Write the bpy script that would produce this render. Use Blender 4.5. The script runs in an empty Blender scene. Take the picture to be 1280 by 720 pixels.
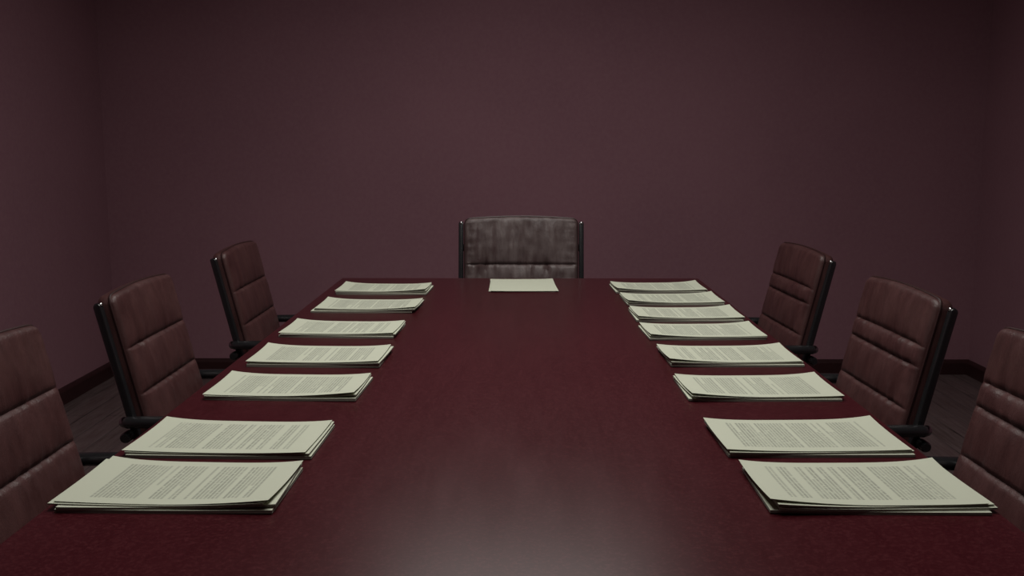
import bpy, bmesh, math, random
from mathutils import Vector, Matrix, noise

scene = bpy.context.scene
C = scene.collection
PI = math.pi

# ------------------------------------------------------------------ helpers
def link(o, parent=None):
    C.objects.link(o)
    if parent is not None:
        o.parent = parent
    return o

def mesh_obj(name, bm, mats, parent=None, smooth=True, angle=40):
    bmesh.ops.recalc_face_normals(bm, faces=bm.faces[:])
    me = bpy.data.meshes.new(name)
    bm.to_mesh(me)
    bm.free()
    for m in (mats if isinstance(mats, (list, tuple)) else [mats]):
        me.materials.append(m)
    if smooth:
        for p in me.polygons:
            p.use_smooth = True
        try:
            me.set_sharp_from_angle(angle=math.radians(angle))
        except Exception:
            pass
    return link(bpy.data.objects.new(name, me), parent)

def thing(name, label, cat, loc=(0, 0, 0), rz=0.0, group=None):
    o = bpy.data.objects.new(name, None)
    o.empty_display_size = 0.05
    o.location = loc
    o.rotation_euler = (0, 0, rz)
    o['label'] = label
    o['category'] = cat
    if group:
        o['group'] = group
    return link(o)

def copy_thing(root, loc, rz, label):
    r = root.copy()
    C.objects.link(r)
    r.location = loc
    r.rotation_euler = (0, 0, rz)
    r['label'] = label
    for ch in list(root.children):
        c = ch.copy()
        C.objects.link(c)
        c.parent = r
        for g in list(ch.children):
            d = g.copy()
            C.objects.link(d)
            d.parent = c
    return r

def add_box(bm, lo, hi, M=None, bevel=0.0, seg=2):
    M = M or Matrix.Identity(4)
    vs = []
    for x in (lo[0], hi[0]):
        for y in (lo[1], hi[1]):
            for z in (lo[2], hi[2]):
                vs.append(bm.verts.new(M @ Vector((x, y, z))))
    idx = [(0, 1, 3, 2), (4, 6, 7, 5), (0, 4, 5, 1), (2, 3, 7, 6), (0, 2, 6, 4), (1, 5, 7, 3)]
    fs = [bm.faces.new([vs[i] for i in f]) for f in idx]
    if bevel > 0:
        es = list({e for f in fs for e in f.edges})
        bmesh.ops.bevel(bm, geom=es, offset=bevel, segments=seg, profile=0.5, affect='EDGES')

def sweep(bm, pts, ra, rb, side, n=14, closed=False, round_ends=True):
    """elliptical section (ra along 'side', rb across) swept along pts"""
    pts = [Vector(p) for p in pts]
    side = Vector(side).normalized()
    rings = []
    N = len(pts)
    scl = [1.0] * N
    if round_ends and not closed:
        t0 = (pts[0] - pts[1]).normalized()
        t1 = (pts[-1] - pts[-2]).normalized()
        r = min(ra, rb)
        a = [pts[0] + t0 * r * k for k in (0.98, 0.8, 0.45)]
        b = [pts[-1] + t1 * r * k for k in (0.45, 0.8, 0.98)]
        pts = a + pts + b
        scl = [0.2, 0.6, 0.89] + scl + [0.89, 0.6, 0.2]
        N = len(pts)
    for i, p in enumerate(pts):
        if closed:
            t = (pts[(i + 1) % N] - pts[i - 1]).normalized()
        else:
            t = (pts[min(i + 1, N - 1)] - pts[max(i - 1, 0)]).normalized()
        s = (side - t * side.dot(t)).normalized()
        o = t.cross(s)
        rings.append([bm.verts.new(p + s * ra * scl[i] * math.cos(2 * PI * k / n) + o * rb * scl[i] * math.sin(2 * PI * k / n)) for k in range(n)])
    M = N if closed else N - 1
    for i in range(M):
        A, B = rings[i], rings[(i + 1) % N]
        for k in range(n):
            bm.faces.new((A[k], A[(k + 1) % n], B[(k + 1) % n], B[k]))
    if not closed:
        bm.faces.new(rings[0])
        bm.faces.new(rings[-1])

def lathe(bm, prof, M=None, n=24):
    M = M or Matrix.Identity(4)
    rings = []
    for r, z in prof:
        if r < 1e-6:
            rings.append([bm.verts.new(M @ Vector((0, 0, z)))])
        else:
            rings.append([bm.verts.new(M @ Vector((r * math.cos(2 * PI * k / n), r * math.sin(2 * PI * k / n), z))) for k in range(n)])
    for A, B in zip(rings, rings[1:]):
        for k in range(n):
            a0, a1 = A[k % len(A)], A[(k + 1) % n % len(A)]
            b0, b1 = B[k % len(B)], B[(k + 1) % n % len(B)]
            f = []
            for v in (a0, a1, b1, b0):
                if v not in f:
                    f.append(v)
            if len(f) > 2:
                bm.faces.new(f)

def arc(cx, cy, r, a0, a1, n=6):
    return [(cx + r * math.cos(a0 + (a1 - a0) * i / n), cy + r * math.sin(a0 + (a1 - a0) * i / n)) for i in range(n + 1)]

# ---------------------------------------------------------------- materials
class NT:
    def __init__(self, name):
        self.m = bpy.data.materials.new(name)
        self.m.use_nodes = True
        self.t = self.m.node_tree
        self.b = next(n for n in self.t.nodes if n.type == 'BSDF_PRINCIPLED')
    def n(self, typ, **kw):
        nd = self.t.nodes.new(typ)
        for k, v in kw.items():
            if k in nd.inputs.keys():
                self.put(nd.inputs[k], v)
            else:
                setattr(nd, k, v)
        return nd
    def put(self, sock, v):
        if isinstance(v, bpy.types.NodeSocket):
            self.t.links.new(v, sock)
        else:
            sock.default_value = v
    def math(self, op, a, b=None, c=None):
        nd = self.t.nodes.new('ShaderNodeMath')
        nd.operation = op
        for i, v in enumerate((a, b, c)):
            if v is not None:
                self.put(nd.inputs[i], v)
        return nd.outputs[0]
    def mix(self, f, a, b):
        nd = self.t.nodes.new('ShaderNodeMix')
        nd.data_type = 'RGBA'
        self.put(nd.inputs[0], f)
        self.put(nd.inputs[6], a)
        self.put(nd.inputs[7], b)
        return nd.outputs[2]
    def coord(self, which='Object', scale=None):
        tc = self.t.nodes.new('ShaderNodeTexCoord')
        o = tc.outputs[which]
        if scale:
            mp = self.t.nodes.new('ShaderNodeMapping')
            mp.inputs['Scale'].default_value = scale
            self.t.links.new(o, mp.inputs[0])
            o = mp.outputs[0]
        return o
    def noise(self, vec, scale, detail=2, rough=0.5):
        nd = self.n('ShaderNodeTexNoise', Scale=scale, Detail=detail, Roughness=rough)
        self.t.links.new(vec, nd.inputs['Vector'])
        return nd.outputs['Fac']
    def ramp(self, f, a, b):
        nd = self.t.nodes.new('ShaderNodeMapRange')
        self.put(nd.inputs[0], f)
        nd.inputs[1].default_value = a
        nd.inputs[2].default_value = b
        return nd.outputs[0]
    def bump(self, h, strength, dist):
        nd = self.n('ShaderNodeBump', Strength=strength, Distance=dist)
        self.t.links.new(h, nd.inputs['Height'])
        self.t.links.new(nd.outputs[0], self.b.inputs['Normal'])
    def set(self, **kw):
        for k, v in kw.items():
            self.put(self.b.inputs[k.replace('_', ' ')], v)
        return self.m

def rgb(r, g, b):
    return (r, g, b, 1.0)

def mat_wall():
    k = NT('wallcovering')
    v = k.coord('Object')
    big = k.noise(v, 1.3, 3)
    fine = k.noise(v, 55, 3, 0.7)
    weave = k.noise(k.coord('Object', (140, 140, 900)), 1.0, 1)
    weave2 = k.noise(k.coord('Object', (900, 900, 120)), 1.0, 1)
    w = k.math('ADD', weave, weave2)
    col = k.mix(k.ramp(big, 0.3, 0.7), rgb(*WALL[0]), rgb(*WALL[1]))
    col = k.mix(k.math('MULTIPLY', k.ramp(fine, 0.35, 0.7), 0.35), col, rgb(*WALL[2]))
    k.bump(k.math('ADD', w, k.math('MULTIPLY', fine, 0.8)), 0.35, 0.002)
    return k.set(Base_Color=col, Roughness=0.85, Specular_IOR_Level=0.25)

def mat_plain(name, c, rough, spec=0.5, metal=0.0, bump=None):
    k = NT(name)
    v = k.coord('Object')
    f = k.noise(v, 30, 3)
    col = k.mix(k.ramp(f, 0.3, 0.75), rgb(*[x * 0.85 for x in c]), rgb(*[x * 1.15 for x in c]))
    if bump:
        k.bump(k.noise(v, bump[0], 2), bump[1], 0.001)
    return k.set(Base_Color=col, Roughness=rough, Specular_IOR_Level=spec, Metallic=metal)

def mat_leather(name, c0, c1):
    k = NT(name)
    v = k.coord('Object')
    blot = k.noise(v, 9, 4, 0.6)
    streak = k.noise(k.coord('Object', (38, 38, 6)), 1.0, 3, 0.6)
    grain = k.n('ShaderNodeTexVoronoi', Scale=420.0)
    k.t.links.new(v, grain.inputs['Vector'])
    crease = k.noise(k.coord('Object', (60, 60, 14)), 1.0, 4, 0.65)
    f = k.math('MULTIPLY_ADD', streak, 0.5, k.math('MULTIPLY', blot, 0.5))
    col = k.mix(k.ramp(f, 0.36, 0.66), rgb(*c0), rgb(*c1))
    h = k.math('MULTIPLY_ADD', crease, 4.0, k.math('MULTIPLY', grain.outputs['Distance'], 0.5))
    k.bump(h, 0.35, 0.0016)
    ro = k.math('MULTIPLY_ADD', k.ramp(blot, 0.3, 0.7), 0.16, 0.40)
    return k.set(Base_Color=col, Roughness=ro, Specular_IOR_Level=0.5)

def mat_table():
    k = NT('red_lacquered_wood')
    v = k.coord('Object')
    grain = k.noise(k.coord('Object', (26, 3, 26)), 1.0, 5, 0.65)
    fleck = k.noise(v, 210, 2, 0.6)
    col = k.mix(k.ramp(grain, 0.3, 0.7), rgb(*TABLE[0]), rgb(*TABLE[1]))
    col = k.mix(k.math('MULTIPLY', k.ramp(fleck, 0.48, 0.75), 0.7), col, rgb(*TABLE[2]))
    k.bump(k.math('MULTIPLY_ADD', fleck, 0.25, k.math('MULTIPLY', grain, 0.6)), 0.05, 0.0006)
    ro = k.math('MULTIPLY_ADD', grain, 0.10, TABLE_ROUGH - 0.05)
    return k.set(Base_Color=col, Roughness=ro, Specular_IOR_Level=0.28)

def mat_floor():
    k = NT('dark_plank_floor')
    v = k.coord('Object')
    br = k.n('ShaderNodeTexBrick', Scale=1.0, offset=0.37, offset_frequency=2)
    mp = k.n('ShaderNodeMapping')
    mp.inputs['Rotation'].default_value = (0, 0, PI / 2)
    k.t.links.new(v, mp.inputs[0])
    k.t.links.new(mp.outputs[0], br.inputs['Vector'])
    br.inputs['Color1'].default_value = rgb(*FLOOR[0])
    br.inputs['Color2'].default_value = rgb(*FLOOR[1])
    br.inputs['Mortar'].default_value = rgb(0.010, 0.007, 0.007)
    br.inputs['Mortar Size'].default_value = 0.003
    br.inputs['Brick Width'].default_value = 1.1
    br.inputs['Row Height'].default_value = 0.11
    g = k.noise(k.coord('Object', (70, 4, 1)), 1.0, 5, 0.7)
    col = k.mix(k.math('MULTIPLY', k.ramp(g, 0.35, 0.75), 0.75), br.outputs['Color'], rgb(*FLOOR[2]))
    k.bump(g, 0.2, 0.001)
    return k.set(Base_Color=col, Roughness=0.5, Specular_IOR_Level=0.4)

PAPER = (0.540, 0.560, 0.450)
def mat_sheaf():
    """paper; the cut edges show fine sheet lines and painted shade"""
    k = NT('paper')
    geo = k.n('ShaderNodeNewGeometry')
    sx = k.n('ShaderNodeSeparateXYZ')
    k.t.links.new(k.coord('Object'), sx.inputs[0])
    sn = k.n('ShaderNodeSeparateXYZ')
    k.t.links.new(geo.outputs['True Normal'], sn.inputs[0])
    edge = k.math('SUBTRACT', 1.0, k.ramp(k.math('ABSOLUTE', sn.outputs[2]), 0.3, 0.7))
    cv = k.n('ShaderNodeCombineXYZ')
    k.t.links.new(k.math('MULTIPLY', sx.outputs[0], 3.0), cv.inputs[0])
    k.t.links.new(k.math('MULTIPLY', sx.outputs[1], 3.0), cv.inputs[1])
    k.t.links.new(k.math('MULTIPLY', sx.outputs[2], 2400.0), cv.inputs[2])
    ln = k.noise(cv.outputs[0], 1.0, 2)
    gap = k.math('MULTIPLY', k.math('MULTIPLY', k.ramp(ln, 0.30, 0.56), edge), 0.85)
    col = k.mix(gap, rgb(*PAPER), rgb(0.095, 0.062, 0.066))  # dark mauve paints the shade of the cut edges between sheets
    return k.set(Base_Color=col, Roughness=0.85, Specular_IOR_Level=0.2)

def mat_print(name, seed, rows=54):
    """printed page: u runs along a text row, v down the page"""
    k = NT(name)
    sx = k.n('ShaderNodeSeparateXYZ')
    k.t.links.new(k.coord('UV'), sx.inputs[0])
    u, v = sx.outputs[0], sx.outputs[1]
    r = k.math('MULTIPLY', v, float(rows))
    row = k.math('FLOOR', r)
    fr = k.math('FRACT', r)
    band = k.math('SUBTRACT', 1.0, k.ramp(k.math('ABSOLUTE', k.math('SUBTRACT', fr, 0.5)), 0.22, 0.42))
    def wn(a):
        nd = k.n('ShaderNodeTexWhiteNoise', noise_dimensions='1D')
        k.t.links.new(a, nd.inputs['W'])
        return nd.outputs['Value']
    rnd = wn(k.math('ADD', row, seed * 17.3))
    rnd2 = wn(k.math('ADD', row, seed * 31.7 + 200.0))
    # words
    cv = k.n('ShaderNodeCombineXYZ')
    k.t.links.new(k.math('MULTIPLY', u, 60.0), cv.inputs[0])
    k.t.links.new(k.math('MULTIPLY_ADD', row, 7.31, seed * 3.1), cv.inputs[1])
    word = k.ramp(k.noise(cv.outputs[0], 1.0, 2), 0.32, 0.46)
    # blank rows between paragraphs and short last rows
    blank = k.math('GREATER_THAN', rnd, 0.12)
    short = k.math('MULTIPLY', k.math('LESS_THAN', rnd2, 0.16), 0.30)
    rightm = k.math('SUBTRACT', 0.885, short)
    inu = k.math('MULTIPLY', k.math('GREATER_THAN', u, 0.115), k.math('LESS_THAN', u, rightm))
    inv = k.math('MULTIPLY', k.math('GREATER_THAN', v, 0.11), k.math('LESS_THAN', v, 0.885))
    ink = k.math('MULTIPLY', k.math('MULTIPLY', band, word), k.math('MULTIPLY', blank, k.math('MULTIPLY', inu, inv)))
    weight = k.math('MULTIPLY_ADD', rnd2, 0.18, 0.28)
    col = k.mix(k.math('MULTIPLY', ink, weight), rgb(*PAPER), rgb(0.07, 0.075, 0.075))
    return k.set(Base_Color=col, Roughness=0.85, Specular_IOR_Level=0.2)

# ------------------------------------------------------------- tunable looks
WALL = ((0.275, 0.134, 0.168), (0.312, 0.154, 0.190), (0.355, 0.195, 0.224))
TABLE = ((0.042, 0.0048, 0.0076), (0.051, 0.0062, 0.0096), (0.092, 0.020, 0.024))
TABLE_ROUGH = 0.31
FLOOR = ((0.075, 0.048, 0.046), (0.110, 0.070, 0.070), (0.210, 0.165, 0.165))
LIGHT_W, LIGHT_SPREAD = 35.5, 166.0

M_wall = mat_wall()
M_floor = mat_floor()
M_ceil = mat_plain('ceiling_paint', (0.22, 0.19, 0.19), 0.9, 0.2)
M_base = mat_plain('dark_red_wood_trim', (0.034, 0.011, 0.012), 0.4, 0.4)
M_table = mat_table()
M_leather = mat_leather('burgundy_leather', (0.050, 0.0172, 0.0172), (0.086, 0.0325, 0.0315))
M_sheen = mat_leather('sheen_dark_leather', (0.056, 0.0300, 0.0300), (0.135, 0.100, 0.098))  # head chair leather, its grey gloss sheen painted into the base colour
M_piping = mat_plain('burgundy_piping', (0.032, 0.011, 0.011), 0.42)
M_black = mat_plain('black_gloss_metal', (0.015, 0.0145, 0.016), 0.22, 0.7)
M_chrome = mat_plain('polished_chrome', (0.75, 0.75, 0.76), 0.12, 0.5, 1.0)
M_dark_chrome = mat_plain('dark_chrome', (0.26, 0.26, 0.27), 0.16, 0.5, 1.0)
M_rubber = mat_plain('black_rubber', (0.015, 0.015, 0.015), 0.6)
M_paper = mat_sheaf()
M_fix = mat_plain('white_fixture_metal', (0.6, 0.6, 0.58), 0.5)

# ------------------------------------------------------------------ setting
XL, XR, YB, YF, ZC = -2.17, 2.40, 5.25, -1.6, 2.70
def structure(name, lo, hi, mat):
    bm = bmesh.new()
    add_box(bm, lo, hi)
    o = mesh_obj(name, bm, mat, smooth=False)
    o['kind'] = 'structure'
    return o
T = 0.12
structure('floor', (XL - T, YF - T, -0.1), (XR + T, YB + T, 0), M_floor)
structure('ceiling', (XL - T, YF - T, ZC), (XR + T, YB + T, ZC + 0.1), M_ceil)
structure('wall_back', (XL - T, YB, 0), (XR + T, YB + T, ZC), M_wall)
structure('wall_front', (XL - T, YF - T, 0), (XR + T, YF, ZC), M_wall)
structure('wall_left', (XL - T, YF, 0), (XL, YB, ZC), M_wall)
structure('wall_right', (XR, YF, 0), (XR + T, YB, ZC), M_wall)
def baseboard(name, a, b, nrm):
    a, b, nrm = Vector(a), Vector(b), Vector(nrm)
    prof = [(0, 0), (0.016, 0), (0.016, 0.062), (0.013, 0.070), (0.007, 0.078), (0, 0.080)]
    bm = bmesh.new()
    r = [[bm.verts.new(p + nrm * d + Vector((0, 0, z))) for d, z in prof] for p in (a, b)]
    for i in range(len(prof)):
        j = (i + 1) % len(prof)
        bm.faces.new((r[0][i], r[0][j], r[1][j], r[1][i]))
    bm.faces.new(r[0])
    bm.faces.new(r[1])
    o = mesh_obj(name, bm, M_base, smooth=False)
    o['kind'] = 'structure'
baseboard('baseboard_back', (XL, YB, 0), (XR, YB, 0), (0, -1, 0))
baseboard('baseboard_left', (XL, YF, 0), (XL, YB - 0.016, 0), (1, 0, 0))
baseboard('baseboard_right', (XR, YF, 0), (XR, YB - 0.016, 0), (-1, 0, 0))

# ------------------------------------------------------------- ceiling light
LX0, LX1, LY0, LY1 = -0.60, 0.60, 0.9, 3.75
lt = thing('ceiling_light', 'long rectangular louvred light box under the ceiling above the conference table', 'light',
           ((LX0 + LX1) / 2, (LY0 + LY1) / 2, ZC - 0.08))
hx, hy = (LX1 - LX0) / 2, (LY1 - LY0) / 2
bm = bmesh.new()
for lo, hi in (((-hx - .02, -hy - .02, 0), (hx + .02, -hy, .08)), ((-hx - .02, hy, 0), (hx + .02, hy + .02, .08)),
               ((-hx - .02, -hy, 0), (-hx, hy, .08)), ((hx, -hy, 0), (hx + .02, hy, .08))):
    add_box(bm, lo, hi)
mesh_obj('frame', bm, M_fix, lt, smooth=False)
k = NT('lit_diffuser')
M_lit = k.set(Base_Color=rgb(0.8, 0.8, 0.75), Emission_Color=rgb(1.0, 0.98, 0.92), Emission_Strength=0.6)
bm = bmesh.new()
add_box(bm, (-hx, -hy, 0.022), (hx, hy, 0.032))
mesh_obj('diffuser', bm, M_lit, lt, smooth=False)
la = bpy.data.lights.new('light_box_lamp', 'AREA')
la.shape = 'RECTANGLE'
la.size, la.size_y = 2 * hx - 0.02, 2 * hy - 0.02
la.energy = LIGHT_W
la.spread = math.radians(LIGHT_SPREAD)
la.color = (1.0, 0.98, 0.93)
lo_ = bpy.data.objects.new('light_box_lamp', la)
lo_.parent = lt
lo_.location = (0, 0, 0.018)
C.objects.link(lo_)

# -------------------------------------------------------------------- table
TX, TY0, TY1, TZ = 0.64, 0.42, 3.555, 0.75
tb = thing('conference_table', 'long dark red lacquered conference table in the middle of the room', 'table', (0, (TY0 + TY1) / 2, 0))
hl = (TY1 - TY0) / 2
bm = bmesh.new()
add_box(bm, (-TX, -hl, TZ - 0.042), (TX, hl, TZ), bevel=0.005, seg=3)
mesh_obj('tabletop', bm, M_table, tb)
for yc in (-0.95, 0.95):
    bm = bmesh.new()
    add_box(bm, (-0.22, yc - 0.06, 0.04), (0.22, yc + 0.06, TZ - 0.042), bevel=0.006)
    add_box(bm, (-0.28, yc - 0.11, 0.0), (0.28, yc + 0.11, 0.04), bevel=0.006)
    mesh_obj('pedestal', bm, M_table, tb)
bm = bmesh.new()
add_box(bm, (-0.02, -0.89, 0.30), (0.02, 0.89, 0.42), bevel=0.004)
mesh_obj('stretcher', bm, M_table, tb)

# ------------------------------------------------------------------- chairs
def pad_mesh(bm, w, L, thick, seams, P, wrinkle, seed, rc=0.022, bulge=0.0065, rt=0.015):
    """upholstered pad: front height field with channel seams; P(a, b, c) maps to chair space"""
    def marks(lo, hi, base, extra):
        s = set()
        for i in range(base + 1):
            s.add(round(lo + (hi - lo) * i / base, 5))
        for e in extra:
            s.add(round(min(hi, max(lo, e)), 5))
        s = sorted(s)
        out = [s[0]]
        for q in s[1:]:
            if q - out[-1] > 0.0011:
                out.append(q)
        out[-1] = s[-1]
        return out
    edge = [0.0015, 0.004, 0.008, 0.013, 0.019]
    ax = marks(-w, w, 44, [-w + e for e in edge] + [w - e for e in edge])
    bs = []
    for s in seams:
        bs += [s - 0.010, s - 0.006, s - 0.0035, s - 0.0016, s, s + 0.0016, s + 0.0035, s + 0.006, s + 0.010]
    by = marks(0, L, 48, edge + [L - e for e in edge] + bs)
    def plan(a, b):
        # rounded corners in plan
        ca, cb = abs(a) - (w - rc), 0.0
        if b > L - rc:
            cb = b - (L - rc)
        elif b < rc:
            cb = rc - b
        if ca > 0 and cb > 0:
            m = max(ca, cb)
            d = math.hypot(ca, cb)
            q = m / d
            ca2, cb2 = ca * q, cb * q
            a = math.copysign(w - rc + ca2, a)
            b = (L - rc + cb2) if b > L / 2 else rc - cb2
        # crown: top edge is slightly arched
        if b > L * 0.6:
            b -= 0.010 * (a / w) ** 2 * (b - L * 0.6) / (L * 0.4)
        return a, b
    bounds = [0.0] + list(seams) + [L]
    def height(a, b):
        e = min(w - abs(a), b, L - b)
        c = thick
        if e < rt:
            c -= rt - math.sqrt(max(0.0, rt * rt - (rt - e) ** 2))
        inside = min(1.0, max(0.0, e / 0.03))
        # every channel is puffed
        for b0, b1 in zip(bounds, bounds[1:]):
            if b0 <= b <= b1:
                t = (b - b0) / (b1 - b0)
                c += bulge * (1 - abs(2 * t - 1) ** 2.6) * (1 - abs(a / w) ** 4)
                near = min(b - b0 if b0 > 0 else 9, b1 - b if b1 < L else 9)
                fade = math.exp(-near / 0.03)
                n1 = noise.noise(Vector((a * 46 + seed * 3.7, b * 7 + seed, seed)))
                n2 = noise.noise(Vector((a * 22 + seed * 1.7, b * 4.5 - seed, seed + 9)))
                n3 = noise.noise(Vector((a * 90 + seed, b * 26, seed + 4)))
                c += wrinkle * inside * (0.55 * n2 + n1 * (0.30 + 0.8 * fade) + 0.22 * n3)
                # puckers along the side welts
                ed = w - abs(a)
                c += wrinkle * 0.9 * math.exp(-ed / 0.02) * inside * noise.noise(Vector((seed * 5, b * 95, 1.3 * math.copysign(1, a))))
                break
        for s in seams:
            d = abs(b - s)
            if d < 0.010:
                c -= 0.0055 * (1 - d / 0.010) ** 1.5 * inside
        return c
    grid = []
    for b in by:
        r = []
        for a in ax:
            pa, pb = plan(a, b)
            r.append(bm.verts.new(P(pa, pb, height(a, b))))
        grid.append(r)
    nb, na = len(by), len(ax)
    for j in range(nb - 1):
        for i in range(na - 1):
            bm.faces.new((grid[j][i], grid[j][i + 1], grid[j + 1][i + 1], grid[j + 1][i]))
    loop = [(0, i) for i in range(na)] + [(j, na - 1) for j in range(1, nb)] + \
           [(nb - 1, i) for i in range(na - 2, -1, -1)] + [(j, 0) for j in range(nb - 2, 0, -1)]
    prev = [grid[j][i] for j, i in loop]
    c_edge = thick - rt
    rim = []
    for j, i in loop:
        rim.append(plan(ax[i], by[j]))
    cen_b = L / 2
    for fr, ins in ((0.55, -0.0025), (0.25, -0.001), (0.08, 0.003), (0.0, 0.009)):
        cur = []
        for a, b in rim:
            s = 1.0 - ins / w
            t = 1.0 - ins / (L / 2)
            cur.append(bm.verts.new(P(a * s, cen_b + (b - cen_b) * t, c_edge * fr)))
        for q in range(len(loop)):
            r_ = (q + 1) % len(loop)
            bm.faces.new((prev[q], cur[q], cur[r_], prev[r_]))
        prev = cur
    bm.faces.new(prev)
    # line for the welt
    return [P(a * (1 + 0.0006 / w), cen_b + (b - cen_b) * (1 + 0.0006 / (L / 2)), c_edge + 0.0015) for a, b in rim[::2]]

def make_chair(label, loc, rz, w, L, seams, seat_seams, wrinkle, seed, rec=13.5, bz=0.46, thick=0.047, hide=None):
    hide = hide or M_leather
    root = thing('leather_armchair', label, 'chair', loc, rz, 'burgundy leather conference chairs')
    r = math.radians(rec)
    B = Vector((0, -0.21, bz))
    U = Vector((0, -math.sin(r), math.cos(r)))
    Nn = Vector((0, math.cos(r), math.sin(r)))
    P = lambda a, b, c: B + Vector((a, 0, 0)) + U * b + Nn * c
    # backrest
    bm = bmesh.new()
    welt = pad_mesh(bm, w, L, thick, seams, P, wrinkle, seed)
    back = mesh_obj('backrest', bm, hide, root, angle=60)
    bm = bmesh.new()
    sweep(bm, welt, 0.0030, 0.0030, Nn, n=6, closed=True)
    mesh_obj('piping', bm, M_piping, back)
    Mb = Matrix((( 1, 0, 0, B.x), (0, U.y, Nn.y, B.y), (0, U.z, Nn.z, B.z), (0, 0, 0, 1)))
    bm = bmesh.new()
    add_box(bm, (-w + 0.012, 0.02, -0.012), (w - 0.012, L - 0.02, 0.001), Mb, bevel=0.004)
    mesh_obj('back_shell', bm, M_black, root)
    ra = w + 0.0155
    for bb in (0.09, L - 0.12):
        bm = bmesh.new()
        add_box(bm, (-ra, bb - 0.014, 0.0035), (ra, bb + 0.014, 0.0115), Mb, bevel=0.002)
        mesh_obj('cross_bar', bm, M_black, root)
    zarm = 0.575
    barm = (zarm - bz) / math.cos(r)
    yarm = (B + U * barm).y
    for sg in (-1, 1):
        # side rail: flat bar with a rounded head
        bm = bmesh.new()
        lo, hi = -0.085, L - 0.019
        path = [(lo, ), (hi, )]
        hw, hd = 0.0095, 0.0095
        prof_n = 8
        rings = []
        ks = [(lo, 1.0)] + [(hi - hd + hd * math.sin(q * PI / 12), math.cos(q * PI / 12)) for q in range(0, 6)]
        for b, s in ks:
            ring = []
            rr = 0.0035
            for cx, cy, a0 in ((hw - rr, hd - rr, 0), (-hw + rr, hd - rr, PI / 2), (-hw + rr, -hd + rr, PI), (hw - rr, -hd + rr, 1.5 * PI)):
                for q in range(4):
                    an = a0 + q * PI / 6
                    x = cx + rr * math.cos(an)
                    c = (cy + rr * math.sin(an)) * max(s, 0.05)
                    x *= 0.75 + 0.25 * s
                    ring.append(bm.verts.new(P(sg * ra + x, b, c + 0.011)))
            rings.append(ring)
        for A, Bq in zip(rings, rings[1:]):
            for q in range(16):
                bm.faces.new((A[q], A[(q + 1) % 16], Bq[(q + 1) % 16], Bq[q]))
        bm.faces.new(rings[0])
        bm.faces.new(rings[-1])
        rail = mesh_obj('side_rail', bm, M_black, root)
        # bright cap on the head of the rail
        bm = bmesh.new()
        Mc = Matrix.Translation(P(sg * ra, hi - 0.005, 0.017)) @ Matrix(((1, 0, 0, 0), (0, U.y, Nn.y, 0), (0, U.z, Nn.z, 0), (0, 0, 0, 1)))
        lathe(bm, [(0, -0.004), (0.0058, -0.004), (0.0058, 0.002), (0.0050, 0.0042), (0.003, 0.0056), (0, 0.006)], Mc, 14)
        cap = mesh_obj('rail_cap', bm, M_chrome, rail)
        cap['label'] = 'chrome rail cap'
        # armrest: flat bar that runs forward and turns down to the seat frame
        xa = sg * (ra + 0.029)
        bm = bmesh.new()
        pts = [(xa, yarm + 0.012, zarm), (xa, yarm + 0.05, zarm + 0.001), (xa, 0.0, zarm + 0.002), (xa, 0.10, zarm)]
        pts += [(xa, y, z) for y, z in arc(0.125, zarm - 0.05, 0.05, PI / 2, 0, 7)]
        pts += [(xa, 0.175, 0.44), (xa, 0.17, 0.375)]
        sweep(bm, pts, 0.0185, 0.0140, (1, 0, 0), n=16)
        arm = mesh_obj('armrest', bm, M_black, root)
        bm = bmesh.new()
        Mc = Matrix.Translation((xa, yarm + 0.002, zarm + 0.001)) @ Matrix.Rotation(PI / 2, 4, 'X')
        lathe(bm, [(0, -0.004), (0.0125, -0.004), (0.0130, 0.000), (0.0120, 0.0035), (0.0098, 0.0068), (0.0068, 0.0092), (0.0035, 0.0105), (0, 0.011)], Mc, 16)
        cap = mesh_obj('end_cap', bm, M_dark_chrome, arm)
        cap['label'] = 'dark chrome end cap'
        # pivot between rail and arm
        bm = bmesh.new()
        Mc = Matrix.Translation((sg * (ra + 0.008), yarm + 0.006, zarm - 0.036)) @ Matrix.Rotation(sg * PI / 2, 4, 'Y')
        lathe(bm, [(0, 0), (0.013, 0), (0.013, 0.028), (0.010, 0.034), (0, 0.034)], Mc, 16)
        mesh_obj('pivot_knob', bm, M_black, root)
        # seat frame bar under the arm
        bm = bmesh.new()
        add_box(bm, (sg * ra - 0.011, -0.215, 0.345), (sg * ra + 0.011, 0.215, 0.378), bevel=0.004)
        add_box(bm, (min(sg * (ra + 0.008), sg * (ra + 0.045)), 0.155, 0.350), (max(sg * (ra + 0.008), sg * (ra + 0.045)), 0.187, 0.376), bevel=0.003)
        mesh_obj('seat_frame', bm, M_black, root)
    # seat
    bm = bmesh.new()
    Ps = lambda a, b, c: Vector((a, -0.205 + b, 0.375 + c + 0.02 * b / 0.45))
    welt = pad_mesh(bm, w - 0.001, 0.45, 0.070, seat_seams, Ps, wrinkle * 0.7, seed + 5)
    seat = mesh_obj('seat', bm, hide, root, angle=60)
    bm = bmesh.new()
    sweep(bm, welt, 0.0030, 0.0030, (0, 0, 1), n=6, closed=True)
    mesh_obj('piping', bm, M_piping, seat)
    bm = bmesh.new()
    add_box(bm, (-ra + 0.008, -0.19, 0.352), (ra - 0.008, 0.20, 0.374), bevel=0.004)
    mesh_obj('seat_pan', bm, M_black, root)
    # column and five-star base
    bm = bmesh.new()
    lathe(bm, [(0, 0.354), (0.07, 0.354), (0.07, 0.335), (0.030, 0.325), (0.030, 0.22), (0.024, 0.215), (0.024, 0.12), (0.038, 0.115), (0.040, 0.075), (0, 0.070)])
    mesh_obj('column', bm, M_black, root)
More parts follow.
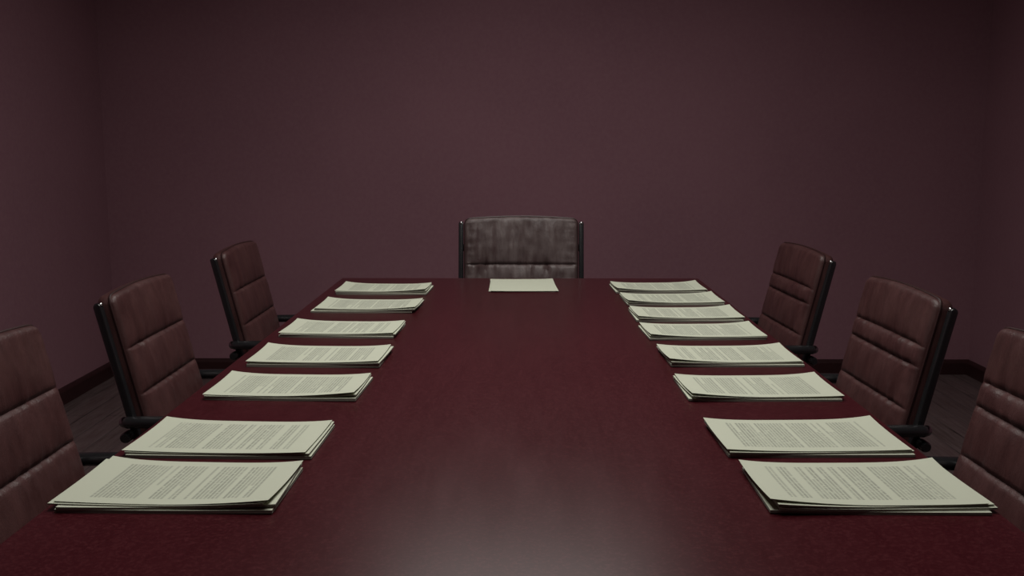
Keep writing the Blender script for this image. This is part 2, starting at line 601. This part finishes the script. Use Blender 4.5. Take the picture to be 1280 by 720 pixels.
    for q in range(5):
        an = PI / 2 + q * 2 * PI / 5
        d = Vector((math.cos(an), math.sin(an), 0))
        bm = bmesh.new()
        sweep(bm, [d * 0.03 + Vector((0, 0, 0.098)), d * 0.12 + Vector((0, 0, 0.092)), d * 0.24 + Vector((0, 0, 0.070))], 0.017, 0.012, (-d.y, d.x, 0), n=12)
        leg = mesh_obj('base_leg', bm, M_black, root)
        bm = bmesh.new()
        sd = Vector((-d.y, d.x, 0))
        for s2 in (-1, 1):
            Mw = Matrix.Translation(d * 0.245 + sd * (0.012 * s2) + Vector((0, 0, 0.027))) @ sd.to_track_quat('Z', 'Y').to_matrix().to_4x4()
            lathe(bm, [(0, -0.008), (0.022, -0.008), (0.027, -0.004), (0.027, 0.004), (0.022, 0.008), (0, 0.008)], Mw, 20)
        lathe(bm, [(0, 0.027), (0.006, 0.027), (0.006, 0.064), (0, 0.064)], Matrix.Translation(d * 0.245), 10)
        mesh_obj('caster', bm, M_rubber, leg)
    return root

W, LB = 0.203, 0.425
SEAT = [0.16, 0.30]
left_seams = [LB - 0.372, LB - 0.258, LB - 0.142]
right_seams = [LB - 0.380, LB - 0.278, LB - 0.174, LB - 0.122]
OX = 0.706
def deg(a): return math.radians(a)
# left side of the table (facing +x), right side (facing -x), head (facing the camera)
cl = make_chair('burgundy leather chair on the left side, second from the camera',
                (-OX, 2.546, 0), -PI / 2, W, LB, left_seams, SEAT, 0.0048, 2.0)
copy_thing(cl, (-OX, 1.775, 0), -PI / 2, 'nearest burgundy leather chair on the left, cut off by the left photo edge')
copy_thing(cl, (-OX, 3.452, 0), -PI / 2, 'burgundy leather chair farthest back on the left side of the table')
cr = make_chair('burgundy leather chair on the right side, second from the camera',
                (OX - 0.012, 2.49, 0), PI / 2 + deg(2.5), W + 0.010, LB, right_seams, SEAT, 0.0062, 7.0)
copy_thing(cr, (OX - 0.012, 1.745, 0), PI / 2 + deg(1.5), 'nearest burgundy leather chair on the right, cut off by the right photo edge')
copy_thing(cr, (OX - 0.012, 3.39, 0), PI / 2 + deg(3.5), 'burgundy leather chair farthest back on the right side of the table')
LH = 0.488
make_chair('wrinkled dark leather chair at the head of the table, facing the camera',
           (0.005, 3.62, 0), PI, 0.2190, LH, [LH - 0.385, LH - 0.288, LH - 0.187], SEAT, 0.0165, 13.0, rec=10.5, hide=M_sheen)

# ------------------------------------------------------------- paper stacks
SX, SY = 0.291, 0.177
def leaf(bm, hx, hy, z0, th, cur, dx, dy, rot, uvdir=None):
    """curled slab of paper; cur = (ends, back corners, outer-back corner, sign, front lift)"""
    ends, bc, ob, sgn, fl = cur
    nx, ny = 28, 16
    ca, sa = math.cos(rot), math.sin(rot)
    def Z(x, y):
        u, v = x / hx, y / hy
        t = (v + 1) / 2
        z = ends * abs(u) ** 3
        z += bc * abs(u) ** 4 * t ** 3.5
        o = max(0.0, u * sgn)
        z += ob * o ** 3 * t ** 3.0
        i = max(0.0, -u * sgn)
        z += fl * i ** 1.5 * (1 - t) ** 2
        return z
    top, bot = [], []
    for j in range(ny + 1):
        a, b = [], []
        for i in range(nx + 1):
            x, y = hx * (2 * i / nx - 1), hy * (2 * j / ny - 1)
            z = z0 + Z(x, y)
            X, Y = x * ca - y * sa + dx, x * sa + y * ca + dy
            a.append(bm.verts.new((X, Y, z + th)))
            b.append(bm.verts.new((X, Y, z)))
        top.append(a)
        bot.append(b)
    uv = bm.loops.layers.uv.verify() if uvdir else None
    for j in range(ny):
        for i in range(nx):
            f = bm.faces.new((top[j][i], top[j][i + 1], top[j + 1][i + 1], top[j + 1][i]))
            if uvdir:
                for lp, (p, q) in zip(f.loops, ((i, j), (i + 1, j), (i + 1, j + 1), (i, j + 1))):
                    pu, pv = q / ny, p / nx
                    lp[uv].uv = (1 - pu, 1 - pv) if uvdir > 0 else (pu, pv)
                f.material_index = 1
            bm.faces.new((bot[j][i], bot[j + 1][i], bot[j + 1][i + 1], bot[j][i + 1]))
    for i in range(nx):
        bm.faces.new((bot[0][i], bot[0][i + 1], top[0][i + 1], top[0][i]))
        bm.faces.new((bot[ny][i + 1], bot[ny][i], top[ny][i], top[ny][i + 1]))
    for j in range(ny):
        bm.faces.new((bot[j + 1][0], bot[j][0], top[j][0], top[j + 1][0]))
        bm.faces.new((bot[j][nx], bot[j + 1][nx], top[j + 1][nx], top[j][nx]))

PRINTS = [mat_print('printed_paper_%s' % n, s) for n, s in (('dense', 1.0), ('broken', 2.6), ('even', 4.3))]

def make_stack(label, x, y, ang, side, n, sheaves, top, seed, group, sx=SX, sy=SY, printed=True):
    """side -1: left row (page head towards +x); sheaves: (thickness, dx, dy, rot deg, curl factor)"""
    root = thing('paper_stack', label, 'papers', (x, y, TZ), math.radians(ang), group)
    z = 0.0
    rnd = random.Random(seed)
    sgn = side
    fl = 0.0012 + 0.0040 * rnd.random()
    for th, dx, dy, rot, cf, gap in sheaves:
        bm = bmesh.new()
        z += gap
        leaf(bm, sx / 2, sy / 2, z, th, (0.0012 * cf, 0.0022 * cf, 0.0012 * cf, sgn, fl * cf), dx, dy, math.radians(rot))
        mesh_obj('sheaf', bm, M_paper, root, angle=30)
        z += th
    dx, dy, rot, cf, gap = top
    z += gap
    bm = bmesh.new()
    leaf(bm, sx / 2, sy / 2, z, 0.0007, (0.0012 * cf, 0.0022 * cf, 0.0012 * cf, sgn, fl * cf), dx, dy, math.radians(rot), uvdir=-side)
    o = mesh_obj('top_sheet', bm, [M_paper, PRINTS[n % 3] if printed else M_paper], root, angle=30)
    if printed:
        o['label'] = 'top sheet printed with rows of text'
    return root

LG, RG = 'paper stacks along the left edge', 'paper stacks along the right edge'
# label, x, y, angle, sheaves (thickness, dx, dy, rot, curl, gap), top sheet (dx, dy, rot, curl, gap)
LEFT = [
 ('large stack of printed papers nearest the camera on the left', -0.477, 1.355, -1.5,
  [(0.0045, 0.006, -0.003, 0.6, 0.3, 0), (0.0030, 0.006, 0.000, 2.4, 0.7, 0.0003), (0.0016, -0.004, 0.000, -0.6, 1.1, 0.0003)], (0.004, 0.002, -1.2, 1.6, 0.0005)),
 ('second stack of printed papers from the camera on the left, just behind the nearest', -0.470, 1.583, -2.6,
  [(0.0050, 0.004, -0.001, 1.2, 0.3, 0), (0.0022, 0.002, 0.001, 0.4, 0.9, 0.0004)], (-0.002, 0.001, -0.4, 1.4, 0.0008)),
 ('third stack of printed papers from the camera on the left', -0.455, 1.932, -1.8,
  [(0.0052, 0.003, -0.001, -0.6, 0.3, 0), (0.0018, 0.001, 0.001, 0.9, 0.9, 0.0005)], (-0.001, 0.001, -0.3, 1.5, 0.0009)),
 ('fourth stack of printed papers from the camera on the left', -0.449, 2.212, -2.2,
  [(0.0064, 0.001, 0.000, 0.8, 0.4, 0), (0.0024, 0.004, 0.001, -0.8, 1.0, 0.0004)], (-0.001, 0.001, 0.3, 1.6, 0.0012)),
 ('fifth stack of printed papers from the camera on the left side', -0.457, 2.543, -2.6,
  [(0.0050, 0.002, -0.002, -1.0, 0.3, 0), (0.0024, 0.004, 0.000, 0.8, 0.9, 0.0006)], (0.000, 0.002, -0.6, 1.5, 0.0010)),
 ('sixth stack of printed papers from the camera on the left', -0.446, 2.908, -2.6,
  [(0.0052, -0.006, -0.003, 1.4, 0.3, 0), (0.0030, 0.006, 0.000, -0.8, 1.0, 0.0006)], (0.004, 0.003, 0.6, 1.7, 0.0010)),
 ('stack of printed papers farthest back on the left near the table end', -0.443, 3.243, -2.0,
  [(0.0056, 0.004, -0.002, -0.6, 0.3, 0), (0.0030, 0.000, 0.001, 1.2, 1.0, 0.0005)], (-0.002, 0.002, -0.2, 1.7, 0.0010)),
]
RIGHT = [
 ('large stack of printed papers nearest the camera on the right', 0.477, 1.358, 1.6,
  [(0.0040, 0.001, -0.003, -2.2, 0.3, 0), (0.0030, 0.008, -0.002, 0.6, 0.6, 0.0004), (0.0018, 0.004, 0.000, 1.6, 1.1, 0.0006)], (-0.002, 0.002, -0.4, 1.7, 0.0008)),
 ('second stack of printed papers from the camera on the right, just behind the nearest', 0.467, 1.597, 2.4,
  [(0.0048, 0.003, -0.002, -1.8, 0.3, 0), (0.0024, 0.001, 0.000, 0.4, 0.9, 0.0006)], (-0.001, 0.002, -0.6, 1.6, 0.0008)),
 ('third stack of printed papers from the camera on the right', 0.466, 1.934, 2.6,
  [(0.0042, -0.002, -0.001, -1.8, 0.3, 0), (0.0020, 0.000, 0.001, 0.6, 0.9, 0.0006)], (0.002, 0.001, -0.4, 1.5, 0.0008)),
 ('fourth stack of printed papers from the camera on the right', 0.472, 2.226, 2.2,
  [(0.0050, 0.002, -0.003, -1.6, 0.3, 0), (0.0030, -0.001, 0.000, 0.8, 0.8, 0.0005)], (-0.002, 0.002, -0.4, 1.6, 0.0008)),
 ('fifth stack of printed papers from the camera on the right', 0.463, 2.520, 2.0,
  [(0.0048, -0.001, -0.001, 0.6, 0.3, 0), (0.0016, 0.002, 0.000, -0.6, 0.9, 0.0006)], (0.002, 0.001, 0.4, 1.6, 0.0008)),
 ('sixth stack of printed papers from the camera on the right', 0.464, 2.768, 2.4,
  [(0.0056, -0.003, -0.002, -1.4, 0.3, 0), (0.0030, 0.000, 0.001, 0.8, 0.9, 0.0006)], (0.001, 0.002, -0.4, 1.8, 0.0010)),
 ('seventh stack of printed papers from the camera on the right', 0.463, 3.040, 2.4,
  [(0.0050, 0.001, -0.001, -0.6, 0.3, 0), (0.0018, 0.001, 0.001, 0.6, 0.9, 0.0006)], (0.002, 0.001, 0.2, 1.7, 0.0010)),
 ('stack of printed papers farthest back on the right near the table end', 0.455, 3.280, 3.0,
  [(0.0056, -0.003, -0.001, -1.2, 0.3, 0), (0.0024, 0.002, 0.001, 0.8, 0.9, 0.0006)], (0.001, 0.001, -0.2, 1.8, 0.0010)),
]
for i, (lab, x, y, a, sh, tp) in enumerate(LEFT):
    make_stack(lab, x, y, a, -1, i, sh, tp, i, LG)
for i, (lab, x, y, a, sh, tp) in enumerate(RIGHT):
    make_stack(lab, x, y, a, 1, i + 1, sh, tp, i + 20, RG)
make_stack('small stack of blank paper at the far end in front of the head chair', 0.010, 3.360, 1.2, 1, 0,
           [(0.0016, -0.003, 0.002, -1.0, 0.3, 0), (0.0010, 0.001, 0.000, 1.6, 0.5, 0.0003)], (0.001, -0.002, 0.4, 0.3, 0.0003), 50,
           None, sx=0.218, sy=0.285, printed=False)

# ------------------------------------------------------------------- camera
F, HOR, VPX = 1250.0, 175.0, 650.0
cam = bpy.data.cameras.new('camera')
cam.sensor_width = 36.0
cam.lens = 36.0 * F / 1280.0
cam.clip_start = 0.02
co = bpy.data.objects.new('camera', cam)
co.location = (0, 0, 1.24)
th = math.atan((360 - HOR) / F)
psi = math.atan((VPX - 640) / math.hypot(F, 360 - HOR))
co.rotation_euler = (PI / 2 - th, 0, psi)
C.objects.link(co)
scene.camera = co

# -------------------------------------------------------------------- world
w = bpy.data.worlds.new('world')
w.use_nodes = True
w.node_tree.nodes['Background'].inputs[0].default_value = (0.02, 0.02, 0.02, 1)
scene.world = w
vs = scene.view_settings
vs.view_transform = 'Standard'
vs.look = 'None'
vs.exposure = 0.0
vs.gamma = 1.0
vs.use_curve_mapping = False
